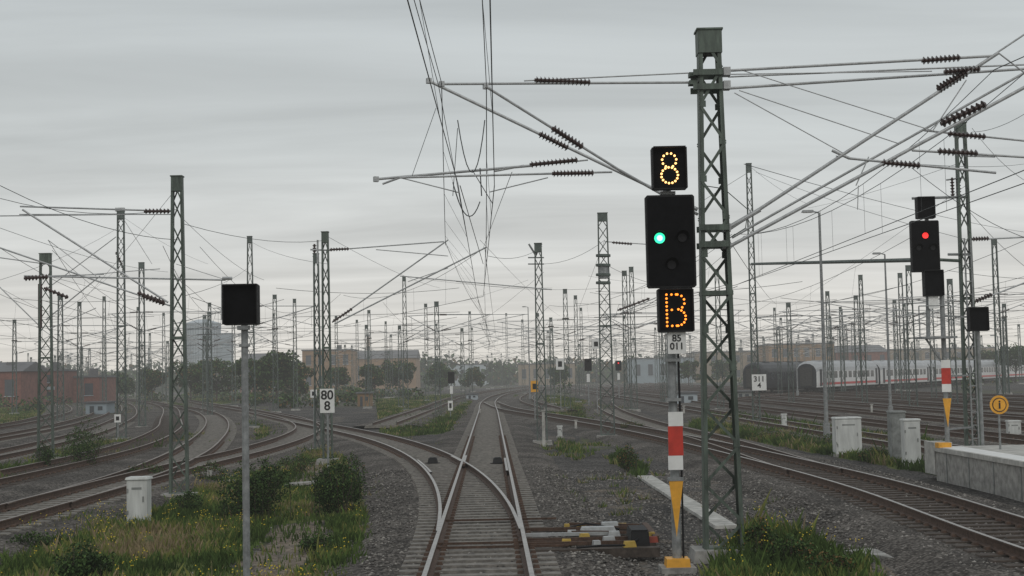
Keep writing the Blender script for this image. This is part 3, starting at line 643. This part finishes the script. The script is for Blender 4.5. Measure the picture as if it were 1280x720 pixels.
def slabs(p0,p1,w,n,nm,m=CONCL,h=.07):
    a=gp(*p0); b=gp(*p1); d=(b-a); L=d.length; d.normalize(); ang=math.atan2(d.y,d.x); mb=MB()
    for i in range(n):
        c=a.lerp(b,(i+.5)/n); mb.box((c.x,c.y,GZ+.01+h/2+U(0,.012)),(L/n-.02,w,h),0,ang+U(-.01,.01),.985)
    mb.obj(nm,[m])
slabs((806,598),(908,662),.45,14,"cable_trough"); slabs((1070,693),(1225,716),.55,6,"cable_trough",CONC); slabs((-20,662),(60,652),.6,5,"cable_trough",CONC); slabs((20,648),(100,640),.3,4,"cable_trough",CONC,.14); slabs((250,607),(292,604),.6,3,"cable_trough",CONC,.1); slabs((362,608),(404,604),.5,4,"cable_trough",CONC)
mb=MB()
for i,yy in enumerate((24.3,24.95,25.7,26.5,27.2)):
    mb.box((1.35,yy,-.255),(2.1,.24,.16),0,U(-.02,.02)); 
mb.box((2.1,25.0,-.08),(.34,.95,.26),1,0,.9); mb.box((2.1,25.0,.06),(.28,.8,.04),1); mb.box((2.45,26.4,-.16),(.10,2.3,.12),2); mb.box((1.5,26.6,-.12),(.7,.26,.12),5,0,.85); mb.box((1.75,27.1,-.1),(.35,.2,.14),5,.1,.85)
for yy in (24.6,25.2,26.0,26.9): mb.beam((x1(25)+.8,yy,-.12),(2.2,yy,-.12),.06,.05,2 if yy!=26.0 else 5)
for a,b2 in (((.95,27.3),3),((1.2,27.4),3),((2.0,27.2),3),((2.25,26.0),3),((1.2,25.6),3),((1.75,25.9),5),((2.35,24.9),4),((1.0,26.2),5),((1.35,24.5),5),((1.9,24.3),3),((.85,24.8),3),((1.6,25.1),5),((2.4,25.6),3)): mb.box((a[0],a[1],-.12),(U(.1,.24),.12,.10),b2,U(-.3,.3),.8)
mb.beam((1.0,27.4,-.08),(2.3,26.9,-.08),.05,.05,2); mb.beam((.9,26.2,-.10),(2.4,25.8,-.10),.05,.05,2)
mb.path([(1.0,24.2,-.15),(1.4,24.0,-.10),(1.9,24.3,-.14),(2.1,24.6,-.05)],.02,6,1); mb.path([(.9,26.9,-.12),(1.3,27.15,-.05),(1.9,26.7,-.12)],.018,6,1)
mb.obj("point_machine",[WOOD,BLACK,RUST,mat("faded_yellow",(.50,.34,.07),.8,0,.3,5),REDD,GALV])

# ---------------------------------------------------------------- platform
mb=MB(); px0=11.75
mb.box((px0+3.6,30.5,0),(7.2,19,.84),0); mb.box((px0+3.62,30.5,.48),(7.36,19.2,.12),1)
for i in range(10): mb.box((px0-.004,21.9+i*1.9,0),(.03,.06,.84),2)
for i in range(10): mb.box((px0+.35,21.9+i*1.9,.5415),(.62,1.86,.006),3)
mb.box((px0+.25,40.6,.2),(.5,1.0,.9),1); mb.box((px0+.1,39.6,.60),(.35,.35,.14),4)
for i in range(4): mb.box((px0+2,40.4+i*.35,.4-i*.22),(2.0,.35,.16),1)
mb.obj("station_platform",[CONC,CONCL,CABD,WHITE,YEL])
for u,tv,d in ((1024,266,62),(1106,318,88),(1247,420,150),(995,430,160),(660,384,180)):
    p=at(u,tv,d); mb=MB(); mb.tube((p.x,d,GZ),(p.x,d,p.z),.10,.05,10,0); mb.tube((p.x,d,p.z),(p.x-.35,d,p.z+.08),.035,.03,8,0); mb.box((p.x-.5,d,p.z+.08),(.55,.22,.10),0,0,.8); mb.box((p.x-.5,d,p.z+.02),(.4,.16,.02),1); mb.box((p.x,d,GZ+.4),(.26,.24,.9),0); mb.obj("street_lamp",[GALVD,WHITE])

# ---------------------------------------------------------------- trains
CW=mat("coach_white",(0.66,0.66,0.65),.4,0,.08,1); CR=mat("coach_red",(0.50,0.03,0.03),.4,0,.1,2); CWIN=mat("coach_glass",(0.05,0.055,0.06),.12,0,.2,2); CD=mat("coach_dark",(0.030,0.032,0.036),.5,0,.3,2); CUN=mat("underframe",(0.05,0.048,0.045),.8,0,.3,4); CG=mat("coach_roof_grey",(0.40,0.41,0.42),.5,0,.12,2)
def coach(x,y,ang,body,roof,stripe=True,L=26.0):
    mb=MB(); prof=[(-1.38,.55),(-1.42,1.0),(-1.42,2.6),(-1.34,3.05),(-1.05,3.5),(-.55,3.78),(0,3.86),(.55,3.78),(1.05,3.5),(1.34,3.05),(1.42,2.6),(1.42,1.0),(1.38,.55)]
    st=[(-L/2,.90),(-L/2+.25,.97),(-L/2+.7,1),(L/2-.7,1),(L/2-.25,.97),(L/2,.90)]; k=len(prof); vs=[]
    for q,s in st:
        for a,z in prof: vs.append((a*s,q,.55+(z-.55)*s))
    fs=[];ms=[]
    for i in range(len(st)-1):
        for j in range(k):
            fs.append((i*k+j,(i+1)*k+j,(i+1)*k+(j+1)%k,i*k+(j+1)%k)); ms.append(0 if j in(0,1,10,11) else (2 if j==12 else 1))
    fs+= [tuple(range(k-1,-1,-1)),tuple((len(st)-1)*k+j for j in range(k))]; ms+=[5,5]
    for f,m_ in zip(fs,ms): mb.add([vs[i] for i in f],[tuple(range(len(f)))],m_)
    for s in (-1,1):
        if stripe: mb.box((s*1.424,0,.98),(.012,L-1.6,.28),3)
        for i in range(11): mb.box((s*1.428,-L/2+3.2+i*(L-6.4)/10,2.1),(.02,1.25,.85),4)
        for q in (-1,1): mb.box((s*1.43,q*(L/2-1.3),1.75),(.03,.85,2.1),5)
    for q in (-1,1):
        mb.box((0,q*(L/2+.12),1.9),(1.5,.25,2.3),2); mb.box((0,q*(L/2-3.4),.5),(2.1,3.2,.3),2)
        for w in (-1.25,1.25):
            for s in (-1,1): mb.tube((s*.68,q*(L/2-3.4)+w,.46),(s*.82,q*(L/2-3.4)+w,.46),.46,.46,16,2)
    mb.box((0,0,.4),(2.2,8,.45),2)
    for i in range(5): mb.box((0,-L/2+4+i*4.4,3.88),(1.0,1.6,.12),1)
    o=mb.obj("passenger_coach",[body,roof,CUN,CR,CWIN,CD]); o.location=(x,y,0); o.rotation_euler=(0,0,ang); return o
dx,dy=72,120; L_=math.hypot(dx,dy); dx/=L_; dy/=L_; an=math.atan2(dy,dx)-math.pi/2
for i in range(5): coach(36+dx*(14+i*27),177+dy*(14+i*27),an,CW,CG)
dx2,dy2=60,100; L2=math.hypot(dx2,dy2); dx2/=L2; dy2/=L2
for i in range(2): coach(30.5+dx2*(12+i*27),180+dy2*(12+i*27),math.atan2(dy2,dx2)-math.pi/2,CD,CD,False)

# ---------------------------------------------------------------- buildings
BR=mat("red_brick",(0.19,0.080,0.060),.9,0,.25,1.5); BO=mat("ochre_brick",(0.27,0.17,0.095),.9,0,.25,.4); BT=mat("tan_render",(0.27,0.215,0.155),.9,0,.2,.3); RF=mat("roof_grey",(0.12,0.12,0.125),.8,0,.2,.5); GL=mat("window_glass",(0.06,0.07,0.08),.2,0,.2,.5); PL=mat("pale_cladding",(0.38,0.43,0.46),.6,0,.12,.3); PG=mat("grey_cladding",(0.25,0.30,0.33),.6,0,.12,.3)
def building(nm,u0,u1,tv,d,wall,dep=14,fl=2,gable=False,win=True,band=False):
    a=at(u0,470,d); b_=at(u1,470,d); w=b_.x-a.x; cx=(a.x+b_.x)/2; top=at((u0+u1)/2,tv,d).z; h=top-GZ; E=MB()
    E.box((cx,d+dep/2,GZ+h/2),(w,dep,h),0)
    if gable:
        x0,x1_=cx-w/2-.3,cx+w/2+.3; y0,y1_=d-.3,d+dep+.3; r=h*.28
        E.add([(x0,y0,top),(x1_,y0,top),(x1_,y1_,top),(x0,y1_,top),(x0,(y0+y1_)/2,top+r),(x1_,(y0+y1_)/2,top+r)],[(0,1,5,4),(2,3,4,5),(0,4,3),(1,2,5),(3,2,1,0)],1)
    else: E.box((cx,d+dep/2,top+.15),(w+.4,dep+.4,.3),1)
    if win:
        n=max(2,int(w/3.2))
        for f in range(fl):
            z=GZ+h*(f+.55)/fl
            for i in range(n):
                x=cx-w/2+w*(i+.5)/n; E.box((x,d-.02,z),(1.4,.08,h/fl*.45),2); E.box((x,d-.06,z-h/fl*.24),(1.6,.12,.1),3)
    if band: E.box((cx,d-.03,GZ+h*.5),(w,.06,.5),3)
    E.box((cx+w*.2,d+dep*.4,top+.8),(1.2,1.2,1.4),1)
    E.obj(nm,[wall,RF,GL,PL])
building("brick_house",-60,26,465,215,BR,12,1,True); building("brick_house",30,68,464,230,BR,12,2,False,band=True); building("brick_workshop",72,124,472,240,BR,10,1); building("office_building",-80,60,462,330,BT,12,2)
building("brick_workshop",378,440,438,380,BO,14,2); building("brick_workshop",300,352,452,400,BR,14,2,True); building("depot_hall",440,520,448,450,BO,20,1,True); building("depot_hall",560,610,456,520,PL,20,1); building("depot_hall",648,720,455,470,BT,20,1)
building("depot_hall",790,868,448,430,PG,20,1,False); building("warehouse",870,960,440,440,BT,24,2); building("warehouse",962,1044,430,420,BO,24,2); building("warehouse",1046,1112,440,430,BR,24,2,True); building("warehouse",1114,1246,436,450,BT,24,2)
a=at(253,443,620); k=620/FX; r=22*k; top=at(253,404,620).z; mb=MB(); mb.tube((a.x,620,GZ),(a.x,620,top),r,r,40,0)
for i in range(40):
    t=2*math.pi*i/40; mb.box((a.x+math.cos(t)*(r+.15),620+math.sin(t)*(r+.15),(top+GZ)/2),(.35,.35,top-GZ),1,t)
for z in (.25,.5,.75,.98): mb.tube((a.x,620,top*z),(a.x,620,top*z+.5),r+.35,r+.35,40,1)
mb.tube((a.x,620,top),(a.x,620,top+1.6),r,r*.3,40,0); mb.box((a.x+r*1.3,620,top*.42),(6,6,top*.84),1)
mb.obj("gas_holder",[PL,PG])
for u,tv,d in ((460,418,650),(836,425,600),(1012,428,480)):
    p=at(u,tv,d); mb=MB(); mb.tube((p.x,d,GZ),(p.x,d,p.z),1.1,.7,12,0); mb.tube((p.x,d,p.z-1),(p.x,d,p.z),.95,.95,12,1); mb.obj("chimney",[BO,RF])

# ---------------------------------------------------------------- trees
def tree(u,tv,d,w=1.0,wts=(4,5,2,0)):
    p=at(u,tv,d); x=p.x; H=p.z-GZ; mb=MB(); W=H*.38*w
    mb.tube((x,d,GZ-.1),(x+U(-.2,.2),d,GZ+H*.55),.022*H,.01*H,8,4)
    for i in range(11):
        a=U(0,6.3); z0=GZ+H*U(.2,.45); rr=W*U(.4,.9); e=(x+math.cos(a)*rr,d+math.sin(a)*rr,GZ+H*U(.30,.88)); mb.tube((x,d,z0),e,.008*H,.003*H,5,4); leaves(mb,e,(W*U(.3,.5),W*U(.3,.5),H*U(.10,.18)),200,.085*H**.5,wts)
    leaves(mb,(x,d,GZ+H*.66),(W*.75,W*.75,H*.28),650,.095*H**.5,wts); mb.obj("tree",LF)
for u,tv,d,w in ((318,444,190,1.2),(345,438,200,1.3),(368,448,210,1.1),(270,446,220,1.4),(238,452,230,1.2),(500,446,260,1.2),(548,452,280,1.3),(420,456,240,1),(590,458,300,1.2),(1268,430,260,1.2),(1240,436,300,1.1),(1200,446,330,1.1),(700,455,300,1.1),(860,450,290,1),(905,448,330,1.2),(190,458,240,1.1),(150,462,260,1.1),(468,455,240,1.1)): tree(u,tv,d,w,(3,5,3,R()*2.5))
mb=MB()
u=-60
while u<1340:
    d=U(480,640); hv=U(443,460)-(u-640)*.021*.8
    if 590<u<680: hv+=5
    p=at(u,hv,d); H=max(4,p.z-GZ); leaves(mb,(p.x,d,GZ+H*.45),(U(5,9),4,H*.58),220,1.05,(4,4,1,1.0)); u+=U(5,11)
mb.obj("distant_tree_line",LF)
mb=MB()
for i in range(190):
    d=U(150,330); u=U(-20,480) if R()<.55 else U(480,1280); x=at(u,470,d).x
    if nearest(x,d)<2.6: continue
    h=U(.8,2.6); leaves(mb,(x,d,GZ+h*.4),(U(1,2.8),1.2,h*.6),110,.26,(3,5,4,1.5))
mb.obj("distant_shrubs",LF)
for u,v,w,h,m_ in ((858,506,28,14,PL),(590,500,14,7,PL),(120,520,26,16,PG),(455,508,16,16,BO),(930,500,20,10,CABD)):
    g=gp(u,v); k=g.y/FX; mb=MB(); W=w*k;H=h*k; mb.box((g.x,g.y+1.5,GZ+H/2),(W,3,H),0); mb.box((g.x,g.y+1.5,GZ+H+.08),(W+.4,3.4,.16),1); mb.box((g.x-W*.2,g.y-.02,GZ+H*.4),(W*.2,.06,H*.75),2); mb.box((g.x+W*.2,g.y-.02,GZ+H*.6),(W*.22,.06,H*.3),2); mb.obj("equipment_shed",[m_,RF,GL])

# ---------------------------------------------------------------- haze: absorbing volume over the whole yard, its own emission standing in for scattered light
SIG=.00042
hm=bpy.data.materials.new("haze"); hm.use_nodes=True; hn=hm.node_tree; hn.nodes.remove(hn.nodes["Principled BSDF"])
va=hn.nodes.new("ShaderNodeVolumeAbsorption"); va.inputs["Color"].default_value=(0,0,0,1); va.inputs["Density"].default_value=SIG
ve=hn.nodes.new("ShaderNodeEmission"); ve.inputs["Color"].default_value=(.60,.605,.59,1); ve.inputs["Strength"].default_value=SIG
ad=hn.nodes.new("ShaderNodeAddShader"); hn.links.new(va.outputs[0],ad.inputs[0]); hn.links.new(ve.outputs[0],ad.inputs[1]); hn.links.new(ad.outputs[0],hn.nodes["Material Output"].inputs["Volume"])
mb=MB(); mb.box((0,380,22),(1300,860,50),0); mb.obj("haze",[hm])

# ---------------------------------------------------------------- world and light
w=bpy.data.worlds.new("World"); sc.world=w; w.use_nodes=True; nt=w.node_tree; L=nt.links.new; bg=nt.nodes["Background"]; bg.inputs[1].default_value=0.12
sky=nt.nodes.new("ShaderNodeTexSky"); sky.sky_type='NISHITA'; sky.sun_disc=False; sky.sun_elevation=math.radians(38); sky.sun_rotation=math.radians(200); sky.dust_density=4
tc=nt.nodes.new("ShaderNodeTexCoord"); sp=nt.nodes.new("ShaderNodeSeparateXYZ"); L(tc.outputs["Generated"],sp.inputs[0])
def math_(op,a,b=None):
    n=nt.nodes.new("ShaderNodeMath"); n.operation=op
    for i,q in enumerate((a,b)):
        if q is None: continue
        if isinstance(q,(int,float)): n.inputs[i].default_value=q
        else: L(q,n.inputs[i])
    return n.outputs[0]
z=math_('MAXIMUM',sp.outputs[2],0.0); zz=math_('ADD',z,0.06)
cx=math_('DIVIDE',sp.outputs[0],zz); cy=math_('DIVIDE',sp.outputs[1],zz); cb=nt.nodes.new("ShaderNodeCombineXYZ"); L(cx,cb.inputs[0]); L(cy,cb.inputs[1])
mp=nt.nodes.new("ShaderNodeMapping"); mp.inputs["Scale"].default_value=(.50,1.4,1); mp.inputs["Rotation"].default_value=(0,0,.2); L(cb.outputs[0],mp.inputs[0])
n1=nt.nodes.new("ShaderNodeTexNoise"); n1.inputs["Scale"].default_value=.85; n1.inputs["Detail"].default_value=7; n1.inputs["Roughness"].default_value=.54; n1.inputs["Distortion"].default_value=.5; L(mp.outputs[0],n1.inputs["Vector"])
mr=nt.nodes.new("ShaderNodeMapRange"); mr.inputs["From Min"].default_value=.3; mr.inputs["From Max"].default_value=.7; mr.inputs["To Min"].default_value=.82; mr.inputs["To Max"].default_value=1.15; L(n1.outputs["Fac"],mr.inputs["Value"])
rp=nt.nodes.new("ShaderNodeValToRGB"); e=rp.color_ramp.elements; e[0].position=0; e[0].color=(.76,.71,.63,1); e[1].position=.6; e[1].color=(.47,.50,.52,1)
for pos,c in ((.035,(.72,.695,.645,1)),(.09,(.62,.63,.615,1)),(.16,(.54,.57,.57,1)),(.26,(.48,.515,.525,1))):
    q=e.new(pos); q.color=c
L(z,rp.inputs[0])
v1=nt.nodes.new("ShaderNodeVectorMath"); v1.operation='SCALE'; L(rp.outputs[0],v1.inputs[0]); L(mr.outputs[0],v1.inputs["Scale"])
v2=nt.nodes.new("ShaderNodeVectorMath"); v2.operation='SCALE'; L(v1.outputs[0],v2.inputs[0]); v2.inputs["Scale"].default_value=9.0
mx=nt.nodes.new("ShaderNodeMix"); mx.data_type='RGBA'; mx.inputs[0].default_value=.97; L(sky.outputs[0],mx.inputs[6]); L(v2.outputs[0],mx.inputs[7]); L(mx.outputs[2],bg.inputs[0])
su=bpy.data.lights.new("sun",'SUN'); su.energy=.6; su.angle=math.radians(25); su.color=(1,.96,.9); so=bpy.data.objects.new("sun",su); so.rotation_euler=(math.radians(52),0,math.radians(20)); sc.collection.objects.link(so)
sc.view_settings.view_transform='Standard'; sc.view_settings.look='None'; sc.view_settings.exposure=0
print("faces",sum(len(o.data.polygons) for o in sc.objects if o.type=='MESH'))
